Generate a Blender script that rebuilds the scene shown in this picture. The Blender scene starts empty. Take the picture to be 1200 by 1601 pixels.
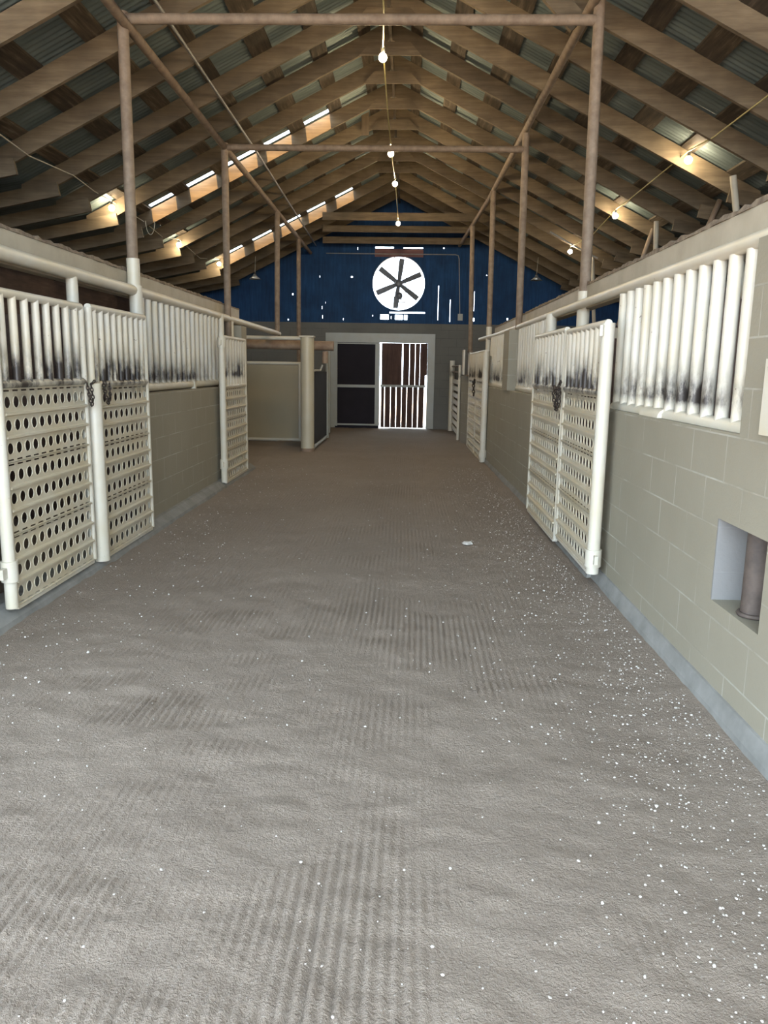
import bpy, math, random
import numpy as np
from mathutils import Vector, Matrix, noise as mnoise
random.seed(7)
scene = bpy.context.scene
COL = scene.collection
PI = math.pi

# ------------------------------------------------------------------ materials
def nd(nt, t, **kw):
    n = nt.nodes.new(t)
    for k, v in kw.items():
        setattr(n, k, v)
    return n

def new_mat(name, rough=0.6, metal=0.0):
    m = bpy.data.materials.new(name); m.use_nodes = True
    nt = m.node_tree
    b = nt.nodes['Principled BSDF']
    b.inputs['Roughness'].default_value = rough
    b.inputs['Metallic'].default_value = metal
    return m, nt, b

def ramp(nt, fac, stops):
    r = nd(nt, 'ShaderNodeValToRGB')
    cr = r.color_ramp
    while len(cr.elements) > 1: cr.elements.remove(cr.elements[0])
    cr.elements[0].position = stops[0][0]; cr.elements[0].color = (*stops[0][1], 1)
    for p, c in stops[1:]:
        e = cr.elements.new(p); e.color = (*c, 1)
    nt.links.new(fac, r.inputs['Fac'])
    return r.outputs['Color']

def tex_noise(nt, vec, scale, detail=4, rough=0.6):
    n = nd(nt, 'ShaderNodeTexNoise')
    n.inputs['Scale'].default_value = scale; n.inputs['Detail'].default_value = detail
    n.inputs['Roughness'].default_value = rough
    if vec is not None: nt.links.new(vec, n.inputs['Vector'])
    return n.outputs['Fac']

def mapping(nt, vec, scale=(1, 1, 1), rot=(0, 0, 0), loc=(0, 0, 0)):
    mp = nd(nt, 'ShaderNodeMapping')
    mp.inputs['Scale'].default_value = scale; mp.inputs['Rotation'].default_value = rot
    mp.inputs['Location'].default_value = loc
    nt.links.new(vec, mp.inputs['Vector'])
    return mp.outputs['Vector']

def mathn(nt, op, a, b=None, clamp=False):
    n = nd(nt, 'ShaderNodeMath', operation=op); n.use_clamp = clamp
    for i, v in enumerate((a, b)):
        if v is None: continue
        if isinstance(v, (int, float)): n.inputs[i].default_value = v
        else: nt.links.new(v, n.inputs[i])
    return n.outputs[0]

def mix(nt, fac, a, b, mode='MIX'):
    n = nd(nt, 'ShaderNodeMix', data_type='RGBA', blend_type=mode)
    if isinstance(fac, (int, float)): n.inputs[0].default_value = fac
    else: nt.links.new(fac, n.inputs[0])
    for i, v in ((6, a), (7, b)):
        if isinstance(v, tuple): n.inputs[i].default_value = (*v, 1)
        else: nt.links.new(v, n.inputs[i])
    return n.outputs[2]

def bump(nt, b, h, strength=0.3, dist=0.01):
    n = nd(nt, 'ShaderNodeBump')
    n.inputs['Strength'].default_value = strength; n.inputs['Distance'].default_value = dist
    nt.links.new(h, n.inputs['Height']); nt.links.new(n.outputs['Normal'], b.inputs['Normal'])

def pos(nt): return nd(nt, 'ShaderNodeNewGeometry').outputs['Position']
def objc(nt): return nd(nt, 'ShaderNodeTexCoord').outputs['Object']
def sep(nt, v):
    s = nd(nt, 'ShaderNodeSeparateXYZ'); nt.links.new(v, s.inputs[0]); return s.outputs
def maprange(nt, v, a, b, c=0.0, d=1.0):
    n = nd(nt, 'ShaderNodeMapRange'); n.clamp = True
    nt.links.new(v, n.inputs[0])
    for i, x in enumerate((a, b, c, d)): n.inputs[i + 1].default_value = x
    return n.outputs[0]

def mat_simple(name, c1, c2, scale=8, rough=0.6, metal=0.0, bs=0.15, stretch=(1, 1, 1), bd=0.004):
    m, nt, b = new_mat(name, rough, metal)
    v = mapping(nt, pos(nt), stretch)
    f = tex_noise(nt, v, scale)
    nt.links.new(ramp(nt, f, [(0.3, c1), (0.7, c2)]), b.inputs['Base Color'])
    bump(nt, b, tex_noise(nt, v, scale * 4), bs, bd)
    return m

def mat_paint(name, base, lo=None, hi=None, dirt=0.5, rust=0.5, spread=(0.30, 0.55, 0.15)):
    """white gloss paint on steel, chipped, with rubbed grime round a height band (world z lo..hi)"""
    m, nt, b = new_mat(name, 0.42)
    p = pos(nt)
    f = tex_noise(nt, p, 3.0, 5)
    warm = tuple(x * y for x, y in zip(base, (0.93, 0.87, 0.74)))
    c = ramp(nt, f, [(0.35, base), (0.75, warm)])
    if lo is not None:
        z = sep(nt, p)[2]
        a = maprange(nt, z, lo - .04, lo + .03)
        d = maprange(nt, z, hi, lo + 0.05)
        band = mathn(nt, 'MULTIPLY', a, d)
        n2 = tex_noise(nt, mapping(nt, p, (1, 1, 0.35)), 9, 6, 0.7)
        n4 = tex_noise(nt, p, 1.3, 2)
        k = mathn(nt, 'MULTIPLY', mathn(nt, 'POWER', band, 1.6), maprange(nt, n2, 0.34, 0.66))
        k = mathn(nt, 'MULTIPLY', k, maprange(nt, n4, spread[0], spread[1], spread[2], 1.0))
        k = mathn(nt, 'MULTIPLY', k, dirt * 1.7, True)
        c = mix(nt, k, c, (0.035, 0.028, 0.024))
    n3 = tex_noise(nt, p, 26, 3, 0.6)
    chips = maprange(nt, n3, 0.70, 0.74)
    c = mix(nt, mathn(nt, 'MULTIPLY', chips, rust), c, (0.10, 0.05, 0.03))
    nt.links.new(c, b.inputs['Base Color'])
    bump(nt, b, tex_noise(nt, p, 40), 0.12, 0.003)
    return m

def mat_block(name, c1, c2, mortar, mscale=1.0, rough=0.75):
    m, nt, b = new_mat(name, rough)
    p = pos(nt); s = sep(nt, p)
    u = mathn(nt, 'ADD', s[0], s[1])
    cv = nd(nt, 'ShaderNodeCombineXYZ')
    nt.links.new(u, cv.inputs[0]); nt.links.new(s[2], cv.inputs[1])
    br = nd(nt, 'ShaderNodeTexBrick')
    br.offset = 0.5
    nt.links.new(cv.outputs[0], br.inputs['Vector'])
    br.inputs['Scale'].default_value = 1.0
    br.inputs['Mortar Size'].default_value = 0.005
    br.inputs['Mortar Smooth'].default_value = 0.3
    br.inputs['Brick Width'].default_value = 0.40
    br.inputs['Row Height'].default_value = 0.206
    br.inputs['Color1'].default_value = (*c1, 1); br.inputs['Color2'].default_value = (*c2, 1)
    n1 = tex_noise(nt, p, 2.5, 5)
    mm = mathn(nt, 'MULTIPLY', br.outputs['Fac'], maprange(nt, n1, 0.40, 0.66, 0.05, mscale))
    base = ramp(nt, tex_noise(nt, p, 1.2, 4), [(0.3, c1), (0.7, c2)])
    c = mix(nt, mm, base, mortar)
    nt.links.new(c, b.inputs['Base Color'])
    h = mathn(nt, 'ADD', mathn(nt, 'MULTIPLY', br.outputs['Fac'], -1.2), tex_noise(nt, p, 60, 3))
    bump(nt, b, h, 0.35, 0.006)
    return m

def mat_wood(name, c1, c2, c3, axis='slope', rough=0.85, var=0.35):
    m, nt, b = new_mat(name, rough)
    oc = objc(nt)
    sc = {'x': (1.2, 14, 14), 'y': (14, 1.2, 14), 'z': (14, 14, 1.2)}[axis]
    oi = nd(nt, 'ShaderNodeObjectInfo')
    addv = nd(nt, 'ShaderNodeVectorMath', operation='ADD')
    cb = nd(nt, 'ShaderNodeCombineXYZ')
    nt.links.new(mathn(nt, 'MULTIPLY', oi.outputs['Random'], 40), cb.inputs[0])
    nt.links.new(oc, addv.inputs[0]); nt.links.new(cb.outputs[0], addv.inputs[1])
    v = mapping(nt, addv.outputs[0], sc)
    f = tex_noise(nt, v, 1.6, 6, 0.65)
    big = tex_noise(nt, addv.outputs[0], 2.2, 3)
    c = ramp(nt, f, [(0.3, c1), (0.55, c2), (0.8, c3)])
    c = mix(nt, maprange(nt, big, 0.35, 0.75, 0, 0.6), c, tuple(x * 0.45 for x in c1))
    r = mathn(nt, 'ADD', mathn(nt, 'MULTIPLY', oi.outputs['Random'], var), 1 - var / 2)
    hs = nd(nt, 'ShaderNodeHueSaturation')
    nt.links.new(r, hs.inputs['Value']); nt.links.new(c, hs.inputs['Color'])
    nt.links.new(hs.outputs['Color'], b.inputs['Base Color'])
    bump(nt, b, f, 0.3, 0.006)
    return m

def mat_emit(name, col, strength):
    m = bpy.data.materials.new(name); m.use_nodes = True
    nt = m.node_tree; nt.nodes.clear()
    e = nd(nt, 'ShaderNodeEmission'); o = nd(nt, 'ShaderNodeOutputMaterial')
    e.inputs[0].default_value = (*col, 1); e.inputs[1].default_value = strength
    nt.links.new(e.outputs[0], o.inputs[0])
    return m

M = {}
M['paint'] = mat_paint('white_paint', (0.62, 0.59, 0.51), 1.33, 1.66, 0.95, 0.7)
M['paint_grimy'] = mat_paint('white_paint_grimy', (0.62, 0.58, 0.49), 1.36, 1.70, 1.25, 0.9, (0.22, 0.50, 0.35))
M['paint_clean'] = mat_paint('white_paint_clean', (0.60, 0.57, 0.49), None, None, 0, 0.35)
M['paint_panel'] = mat_paint('white_paint_panel', (0.55, 0.505, 0.40), 1.26, 1.50, 0.4, 0.6)
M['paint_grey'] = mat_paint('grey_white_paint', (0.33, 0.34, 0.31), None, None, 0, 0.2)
M['cream'] = mat_paint('cream_paint', (0.50, 0.46, 0.35), None, None, 0, 0.25)
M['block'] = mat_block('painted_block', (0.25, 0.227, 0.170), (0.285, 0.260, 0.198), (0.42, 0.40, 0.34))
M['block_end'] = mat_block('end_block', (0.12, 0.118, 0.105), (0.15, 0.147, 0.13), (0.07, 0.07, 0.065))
M['block_raw'] = mat_block('raw_block', (0.17, 0.168, 0.165), (0.22, 0.217, 0.21), (0.34, 0.34, 0.33))
M['curb'] = mat_simple('cement_curb', (0.17, 0.168, 0.155), (0.26, 0.257, 0.24), 6, 0.85, bs=0.3)
M['header'] = mat_simple('header_paint', (0.33, 0.295, 0.225), (0.42, 0.38, 0.30), 4, 0.6)
M['header_edge'] = mat_simple('header_edge', (0.10, 0.07, 0.05), (0.26, 0.21, 0.15), 20, 0.9)
M['rafter'] = mat_wood('rafter_wood', (0.095, 0.068, 0.040), (0.155, 0.116, 0.070), (0.22, 0.168, 0.105), 'x')
M['rafter_y'] = mat_wood('crosswise_wood', (0.095, 0.068, 0.040), (0.155, 0.116, 0.070), (0.22, 0.168, 0.105), 'x')
M['board'] = mat_wood('sheathing_wood', (0.028, 0.021, 0.015), (0.085, 0.064, 0.042), (0.27, 0.225, 0.165), 'y', var=0.6)
M['post_wood'] = mat_wood('upright_wood', (0.13, 0.09, 0.052), (0.20, 0.145, 0.088), (0.27, 0.2, 0.12), 'z')
M['gable'] = mat_wood('gable_boards_glare_blue', (0.007, 0.040, 0.110), (0.011, 0.062, 0.170), (0.02, 0.088, 0.23), 'z', 0.85)  # blue lens glare around the fan is put into the board colour
M['redboard'] = mat_wood('red_plank', (0.16, 0.075, 0.07), (0.22, 0.11, 0.10), (0.28, 0.16, 0.14), 'x')
M['doorwood'] = mat_wood('door_plank', (0.05, 0.026, 0.02), (0.085, 0.045, 0.035), (0.12, 0.065, 0.05), 'z')
M['doorpanel'] = mat_simple('door_panel', (0.010, 0.008, 0.013), (0.015, 0.012, 0.018), 2, 0.9)
M['rust'] = mat_simple('brown_steel', (0.15, 0.105, 0.07), (0.245, 0.185, 0.13), 12, 0.7, 0.0, 0.3)
M['drain'] = mat_simple('drain_iron', (0.055, 0.042, 0.036), (0.11, 0.085, 0.07), 14, 0.7)
M['rustpipe'] = mat_simple('rusty_pipe', (0.19, 0.12, 0.08), (0.36, 0.27, 0.19), 6, 0.7)
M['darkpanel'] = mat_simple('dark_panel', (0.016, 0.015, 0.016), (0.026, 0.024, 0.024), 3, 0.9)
M['tan'] = mat_simple('tan_panel', (0.31, 0.255, 0.155), (0.325, 0.27, 0.168), 2, 0.55, bs=0.03)
M['chain'] = mat_simple('chain_steel', (0.03, 0.025, 0.022), (0.10, 0.08, 0.07), 40, 0.45, 0.7)
M['stall'] = mat_wood('stall_planks', (0.06, 0.036, 0.026), (0.10, 0.062, 0.045), (0.15, 0.10, 0.075), 'y')
M['fan'] = mat_simple('fan_steel', (0.10, 0.11, 0.13), (0.16, 0.17, 0.19), 10, 0.45, 0.3)
M['cord'] = mat_simple('cord', (0.42, 0.36, 0.14), (0.55, 0.47, 0.2), 10, 0.6)
M['cordw'] = mat_simple('cord_pale', (0.36, 0.33, 0.25), (0.5, 0.46, 0.36), 10, 0.6)
M['socket'] = mat_simple('socket', (0.02, 0.02, 0.02), (0.05, 0.05, 0.05), 10, 0.5)
M['stone'] = mat_simple('pale_stone', (0.36, 0.33, 0.29), (0.66, 0.64, 0.60), 45, 0.9)
M['reflector'] = mat_simple('reflector', (0.30, 0.31, 0.31), (0.42, 0.43, 0.43), 10, 0.35, 0.6)
M['conduit'] = mat_simple('conduit', (0.24, 0.235, 0.22), (0.34, 0.33, 0.31), 10, 0.45, 0.4)
M['bulb'] = mat_emit('bulb_glow', (1.0, 0.77, 0.45), 300.0)
M['bulb_low'] = mat_emit('bulb_glow_low', (1.0, 0.82, 0.55), 75.0)

# corrugated metal
m, nt, b = new_mat('roof_metal', 0.58, 0.4)
p = pos(nt)
nt.links.new(ramp(nt, tex_noise(nt, mapping(nt, p, (0.6, 3, 0.6)), 2.0, 5), [(0.3, (0.105, 0.135, 0.135)), (0.7, (0.18, 0.22, 0.215))]), b.inputs['Base Color'])
M['metal'] = m

# sand floor
m, nt, b = new_mat('sand', 0.95)
p = pos(nt)
n1 = tex_noise(nt, p, 0.9, 5); n2 = tex_noise(nt, p, 30, 6, 0.75)
c = ramp(nt, n1, [(0.3, (0.275, 0.220, 0.172)), (0.7, (0.335, 0.273, 0.217))])
c = mix(nt, maprange(nt, n2, 0.3, 0.7, 0, 0.38), c, (0.17, 0.142, 0.118))
n3 = tex_noise(nt, p, 160, 2)
c = mix(nt, maprange(nt, n3, 0.62, 0.72, 0, 0.55), c, (0.52, 0.49, 0.44))
nt.links.new(c, b.inputs['Base Color'])
n5 = tex_noise(nt, p, 75, 5, 0.7)
bump(nt, b, mathn(nt, 'ADD', mathn(nt, 'ADD', n2, n5), mathn(nt, 'MULTIPLY', n3, 0.5)), 1.0, 0.016)
M['sand'] = m
M['outside'] = mat_simple('outside_gravel', (0.36, 0.32, 0.27), (0.46, 0.41, 0.35), 2, 0.95)

# ------------------------------------------------------------------ mesh builder
class MB:
    def __init__(s): s.v = []; s.f = []; s.sm = []
    def add(s, vs, fs, smooth=False):
        o = len(s.v); s.v += [tuple(x) for x in vs]
        s.f += [tuple(i + o for i in f) for f in fs]; s.sm += [smooth] * len(fs)
    def box(s, a, b, jit=0):
        x0, y0, z0 = a; x1, y1, z1 = b
        s.add([(x0, y0, z0), (x1, y0, z0), (x1, y1, z0), (x0, y1, z0), (x0, y0, z1), (x1, y0, z1), (x1, y1, z1), (x0, y1, z1)],
              [(3, 2, 1, 0), (4, 5, 6, 7), (0, 1, 5, 4), (1, 2, 6, 5), (2, 3, 7, 6), (3, 0, 4, 7)])
    def beam(s, p, q, w, h, up=(0, 0, 1)):
        """rectangular bar from p to q, width w sideways, h along up"""
        p = Vector(p); q = Vector(q); d = (q - p).normalized(); u = Vector(up); sd = d.cross(u).normalized(); u = sd.cross(d).normalized()
        vs = []
        for c in (p, q):
            for a, e in ((-1, -1), (1, -1), (1, 1), (-1, 1)): vs.append(c + sd * a * w / 2 + u * e * h / 2)
        s.add(vs, [(3, 2, 1, 0), (4, 5, 6, 7), (0, 1, 5, 4), (1, 2, 6, 5), (2, 3, 7, 6), (3, 0, 4, 7)])
    def tube(s, pts, r, n=10, cap=True, radii=None):
        pts = [Vector(p) for p in pts]; rings = []
        prev = None
        for i, p in enumerate(pts):
            if i == 0: d = pts[1] - p
            elif i == len(pts) - 1: d = p - pts[i - 1]
            else: d = (pts[i + 1] - p).normalized() + (p - pts[i - 1]).normalized()
            d.normalize()
            if prev is None:
                u = d.orthogonal().normalized()
            else:
                u = prev - d * prev.dot(d); u.normalize()
            prev = u; w = d.cross(u)
            rr = radii[i] if radii else r
            rings.append([p + (u * math.cos(2 * PI * k / n) + w * math.sin(2 * PI * k / n)) * rr for k in range(n)])
        vs = [v for rg in rings for v in rg]; fs = []
        for i in range(len(rings) - 1):
            for k in range(n):
                a = i * n + k; c = i * n + (k + 1) % n
                fs.append((a, c, c + n, a + n))
        s.add(vs, fs, True)
        if cap:
            s.add(rings[0], [tuple(reversed(range(n)))]); s.add(rings[-1], [tuple(range(n))])
    def lathe(s, c, prof, axis=(0, 0, 1), n=16):
        """profile list of (radius, height) revolved about axis through c"""
        c = Vector(c); d = Vector(axis).normalized(); u = d.orthogonal().normalized(); w = d.cross(u)
        vs = []; fs = []
        for r, h in prof:
            for k in range(n):
                vs.append(c + d * h + (u * math.cos(2 * PI * k / n) + w * math.sin(2 * PI * k / n)) * r)
        for i in range(len(prof) - 1):
            for k in range(n):
                a = i * n + k; e = i * n + (k + 1) % n
                fs.append((a, e, e + n, a + n))
        s.add(vs, fs, True)
    def torus(s, c, R, r, nrm, n=16, k=6, squash=1.0):
        c = Vector(c); d = Vector(nrm).normalized(); u = d.orthogonal().normalized(); w = d.cross(u)
        vs = []; fs = []
        for i in range(n):
            a = 2 * PI * i / n; e = u * math.cos(a) + w * math.sin(a) * squash
            for j in range(k):
                t = 2 * PI * j / k
                vs.append(c + e * R + (e.normalized() * math.cos(t) + d * math.sin(t)) * r)
        for i in range(n):
            for j in range(k):
                fs.append((i * k + j, ((i + 1) % n) * k + j, ((i + 1) % n) * k + (j + 1) % k, i * k + (j + 1) % k))
        s.add(vs, fs, True)
    def build(s, name, mat, parent=None, loc=None):
        me = bpy.data.meshes.new(name)
        me.from_pydata(s.v, [], s.f); me.update()
        me.polygons.foreach_set('use_smooth', s.sm)
        me.materials.append(M[mat] if isinstance(mat, str) else mat)
        o = bpy.data.objects.new(name, me); COL.objects.link(o)
        if parent is not None: o.parent = parent
        if loc is not None: o.location = loc
        return o

def tag(o, label, cat, group=None, kind=None):
    o['label'] = label; o['category'] = cat
    if group: o['group'] = group
    if kind: o['kind'] = kind
    return o
def empty(name, label, cat, loc=(0, 0, 0), rz=0, group=None):
    e = bpy.data.objects.new(name, None); COL.objects.link(e); e.location = loc; e.rotation_euler = (0, 0, rz)
    e.empty_display_size = 0.2
    return tag(e, label, cat, group)
def struct(o, label, cat):
    o['kind'] = 'structure'; o['label'] = label; o['category'] = cat
    return o
ORD = ['first', 'second', 'third', 'fourth', 'fifth', 'sixth', 'seventh', 'eighth', 'ninth', 'tenth', 'eleventh', 'twelfth', 'thirteenth', 'fourteenth', 'fifteenth', 'sixteenth', 'seventeenth']

# ------------------------------------------------------------------ camera
Fpx = 1200.0; VPX, VPY = 638.0, 577.0; ROLL = math.radians(0.9); CH = 1.5
d = Vector(((VPX - 600) / Fpx, (VPY - 800.5) / Fpx, 1.0)).normalized()      # world +Y in camera (x right, y down, z fwd)
u = Vector((math.sin(ROLL), -math.cos(ROLL), 0)); u.z = -(u.x * d.x + u.y * d.y) / d.z; u.normalize()
r = d.cross(u)
if r.x < 0: r = -r
# rows r,d,u : world axes in camera; columns give camera axes in world
camx = Vector((r.x, d.x, u.x)); camy = Vector((r.y, d.y, u.y)); camz = Vector((r.z, d.z, u.z))
mw = Matrix(((camx.x, -camy.x, -camz.x, 0), (camx.y, -camy.y, -camz.y, 0), (camx.z, -camy.z, -camz.z, CH), (0, 0, 0, 1)))
cam = bpy.data.cameras.new('camera'); camo = bpy.data.objects.new('camera', cam); COL.objects.link(camo)
camo.matrix_world = mw
cam.sensor_fit = 'HORIZONTAL'; cam.sensor_width = 36.0; cam.lens = 36.0 * Fpx / 1200.0
cam.clip_start = 0.05; cam.clip_end = 300
scene.camera = camo

# ------------------------------------------------------------------ key dimensions
YE = 19.8                       # end wall
ZR, XC = 5.47, -0.30            # rafter underside at the ridge, ridge line
SL = 0.5                        # roof slope
Y_NEAR = -1.2                   # open end behind the camera
XBL, XBR = -4.55, 3.95          # where main slope breaks into the flatter outer slope
XOL, XOR = -6.6, 6.0
SL2 = 0.17
RD = 0.19                       # rafter depth (perp)
def zroof(x):                   # underside of rafters
    a = ZR - SL * abs(x - XC)
    if x < XBL: return ZR - SL * abs(XBL - XC) + 0.0 - SL2 * (XBL - x)
    if x > XBR: return ZR - SL * abs(XBR - XC) - SL2 * (x - XBR)
    return a
ZT = RD / math.cos(math.atan(SL))   # vertical rafter depth

# ------------------------------------------------------------------ floor
def fbm(x, y, s, o=3):
    v = 0; a = 1; t = 0
    for i in range(o):
        v += a * mnoise.noise(Vector((x * s, y * s, 3.7 + i * 9))); t += a; a *= 0.5; s *= 2.1
    return v / t
def floor_mesh():
    xs = np.concatenate([np.arange(-2.62, 1.56, 0.0075)])
    ys = []; y = 0.9
    while y < 20.6:
        ys.append(y); y += max(0.008, 0.0062 * y)
    nx, ny = len(xs), len(ys)
    co = np.zeros((ny, nx, 3), dtype=np.float32)
    GA = np.random.RandomState(4).rand(400)
    # coarse noise lattices evaluated per 4 columns then interpolated
    xc = xs[::3]
    for j, yy in enumerate(ys):
        big = np.array([fbm(x * 0.8, yy, 3.2, 2) for x in xc])
        mid = np.array([fbm(x * 0.75, yy, 9.0, 3) for x in xc])
        mask = np.array([mnoise.noise(Vector((x * 1.3, yy * 1.0, 8.1))) for x in xc])
        wob = np.array([mnoise.noise(Vector((x * 1.5, yy * 0.7, 5.5))) for x in xc])
        patch = np.array([mnoise.noise(Vector((x * 3.0, yy * 5.5, 15.5))) for x in xc])
        big = np.interp(xs, xc, big); mid = np.interp(xs, xc, mid); mask = np.interp(xs, xc, mask); wob = np.interp(xs, xc, wob); patch = np.interp(xs, xc, patch)
        wl = 0.034
        ph = (xs + 0.010 * wob + 0.012 * math.sin(yy * 0.9)) / wl
        g = np.abs(np.sin(PI * ph)) * 1.7 - 1.05
        gi = np.floor(ph).astype(int)
        g = g * (0.55 + 0.9 * GA[gi % 400])
        crumb = np.array([mnoise.noise(Vector((x * 22, yy * 26, 4.4))) + .6 * mnoise.noise(Vector((x * 47, yy * 50, 2.2))) for x in xc]) if yy < 9 else np.zeros(len(xc))
        crumb = np.interp(xs, xc, crumb)
        centre = np.clip(1.15 - np.abs((xs + 0.55) / 1.35) ** 3, 0, 1)
        am = np.clip(0.62 + 1.1 * mask, 0.0, 1.2) * np.clip(0.50 + 1.7 * patch, 0.04, 1.15) * centre
        fade = np.clip((xs + 2.55) / 0.35, 0, 1) * np.clip((1.5 - xs) / 0.2, 0, 1)
        near = min(1.0, max(0.35, 1.5 - yy * 0.10))
        z = 0.0065 * g * am * near + 0.0024 * crumb * (0.5 + am * .5) + (0.012 * big + 0.012 * mid) * fade
        z += 0.05 * np.clip((-1.95 - xs) / 0.4, 0, 1) ** 2 * 0.6 + 0.03 * np.clip((xs - 1.0) / 0.4, 0, 1) ** 2
        co[j, :, 0] = xs; co[j, :, 1] = yy; co[j, :, 2] = z - 0.01
    co = co.reshape(-1, 3)
    idx = np.arange(nx * ny).reshape(ny, nx)
    q = np.stack([idx[:-1, :-1], idx[:-1, 1:], idx[1:, 1:], idx[1:, :-1]], -1).reshape(-1, 4)
    extra_v = [(-8, -1.5, -.012), (-2.61, -1.5, -.012), (-2.61, 20.6, -.012), (-8, 20.6, -.012),
               (1.55, -1.5, -.012), (8, -1.5, -.012), (8, 20.6, -.012), (1.55, 20.6, -.012),
               (-2.61, -1.5, -.012), (1.55, -1.5, -.012), (1.55, 0.9, -.012), (-2.61, 0.9, -.012)]
    n0 = len(co)
    co = np.concatenate([co, np.array(extra_v, dtype=np.float32)])
    q = np.concatenate([q, np.arange(12).reshape(3, 4) + n0])
    me = bpy.data.meshes.new('floor')
    me.vertices.add(len(co)); me.vertices.foreach_set('co', co.ravel())
    me.loops.add(len(q) * 4); me.loops.foreach_set('vertex_index', q.ravel().astype(np.int32))
    me.polygons.add(len(q)); me.polygons.foreach_set('loop_start', np.arange(0, len(q) * 4, 4, dtype=np.int32))
    me.polygons.foreach_set('use_smooth', np.ones(len(q), dtype=bool))
    me.update(calc_edges=True); me.validate()
    me.materials.append(M['sand'])
    o = bpy.data.objects.new('floor', me); COL.objects.link(o)
    return o
struct(floor_mesh(), 'raked sandy dirt floor of the barn aisle', 'floor')
g = MB(); g.add([(-40, -40, -.05), (40, -40, -.05), (40, 60, -.05), (-40, 60, -.05)], [(0, 1, 2, 3)])
struct(g.build('ground', 'outside'), 'pale gravel yard outside the barn', 'ground')

# gravel strewn over the dirt (uncountable) ------------------------------------------------
def gravel():
    ico_v = [(0, 0, 1), (.894, 0, .447), (.276, .851, .447), (-.724, .526, .447), (-.724, -.526, .447), (.276, -.851, .447),
             (.724, .526, -.447), (-.276, .851, -.447), (-.894, 0, -.447), (-.276, -.851, -.447), (.724, -.526, -.447), (0, 0, -1)]
    ico_f = [(0, 1, 2), (0, 2, 3), (0, 3, 4), (0, 4, 5), (0, 5, 1), (1, 6, 2), (2, 7, 3), (3, 8, 4), (4, 9, 5), (5, 10, 1),
             (6, 7, 2), (7, 8, 3), (8, 9, 4), (9, 10, 5), (10, 6, 1), (11, 7, 6), (11, 8, 7), (11, 9, 8), (11, 10, 9), (11, 6, 10)]
    mb = MB()
    rnd = random.Random(3)
    n = 0
    while n < 5200:
        y = 1.4 + 10.5 * rnd.random() ** 1.5
        k = rnd.random()
        if k < 0.66: x = 1.36 - abs(rnd.gauss(0, 0.38))
        elif k < 0.80: x = -2.2 + abs(rnd.gauss(0, 0.5))
        else: x = rnd.uniform(-2.2, 1.36)
        if x < -2.2 or x > (1.33 if y < 5.2 else 1.25 if y < 9 else 1.15): continue
        s = rnd.choice([.0014, .0018, .0022, .003, .003, .004, .005]) * rnd.uniform(.8, 1.25) * (1.0 if y > 3 else 0.85)
        if rnd.random() < 0.012: s *= 1.7
        a = rnd.uniform(0, 6.28); ca, sa = math.cos(a), math.sin(a)
        sx, sy, sz = s * rnd.uniform(.8, 1.3), s * rnd.uniform(.7, 1.1), s * rnd.uniform(.5, .9)
        zz = 0.002
        if x < -1.95: zz += .03 * ((-1.95 - x) / .4) ** 2
        if x > 1.0: zz += .03 * ((x - 1.0) / .4) ** 2
        vs = []
        for vx, vy, vz in ico_v:
            j = rnd.uniform(.8, 1.2)
            px, py, pz = vx * sx * j, vy * sy * j, vz * sz * j
            vs.append((x + px * ca - py * sa, y + px * sa + py * ca, zz + pz))
        mb.add(vs, ico_f, False); n += 1
    o = mb.build('gravel', 'stone')
    tag(o, 'pale gravel bits strewn over the dirt aisle', 'gravel', kind='stuff')
gravel()
mb = MB()
mb.add([(.0, -.05, .0), (.05, -.02, .0), (.04, .03, .0), (-.01, .05, .0), (-.05, .02, .0), (-.04, -.03, .0), (.0, -.03, .02), (.03, .0, .022), (-.005, .03, .018), (-.03, .0, .02)],
       [(0, 1, 7, 6), (1, 2, 7), (2, 3, 8, 7), (3, 4, 9, 8), (4, 5, 9), (5, 0, 6, 9), (6, 7, 8, 9)])
tag(mb.build('flat_stone', 'stone', loc=(0.55, 6.6, 0.0)), 'white flat stone lying alone in the aisle before the double gate', 'stone')

# ------------------------------------------------------------------ block walls
def prism(mb, pts, z0, z1):
    n = len(pts)
    vs = [(x, y, z0) for x, y in pts] + [(x, y, z1) for x, y in pts]
    fs = [tuple(reversed(range(n))), tuple(range(n, 2 * n))]
    for i in range(n):
        j = (i + 1) % n
        fs.append((i, j, j + n, i + n))
    mb.add(vs, fs)

XL = -2.35
w = MB()
w.box((XL - .16, 3.0, -.02), (XL, 4.10, 2.10))                 # before the gate, outside the frame
w.box((XL - .16, 6.98, -.02), (XL, 9.66, 1.245))                  # under the bars
w.box((XL - .16, 10.98, -.02), (XL, 11.32, 2.06))                 # pier beyond the single gate
struct(w.build('wall_left', 'block'), 'painted concrete block wall on the left of the aisle', 'wall')
w = MB()
XR = 1.40
# niche opening y 2.93..3.42, z .49...865
yn0, yn1, zn0, zn1 = 2.935, 3.42, .49, .865
w.box((XR, Y_NEAR, -.02), (XR + .16, yn0, 1.25))
w.box((XR, yn0, -.02), (XR + .16, yn1, zn0))
w.box((XR, yn0, zn1), (XR + .16, yn1, 1.25))
w.box((XR, yn1, -.02), (XR + .16, 5.50, 1.25))
w.box((XR, Y_NEAR, 1.25), (XR + .16, 3.285, 2.04))                # pier beside the first bars
prism(w, [(1.385, 8.0), (1.385 + .16, 8.0), (1.30 + .16, 12.75), (1.30, 12.75)], -.02, 1.24)
w.box((1.315, 10.38, 1.24), (1.47, 10.95, 2.03))                  # pier between the bar grilles
prism(w, [(1.255, 15.35), (1.40, 15.35), (1.25, 16.45), (1.115, 16.45)], -.02, 1.38)
struct(w.build('wall_right', 'block'), 'painted concrete block wall on the right of the aisle', 'wall')
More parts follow.
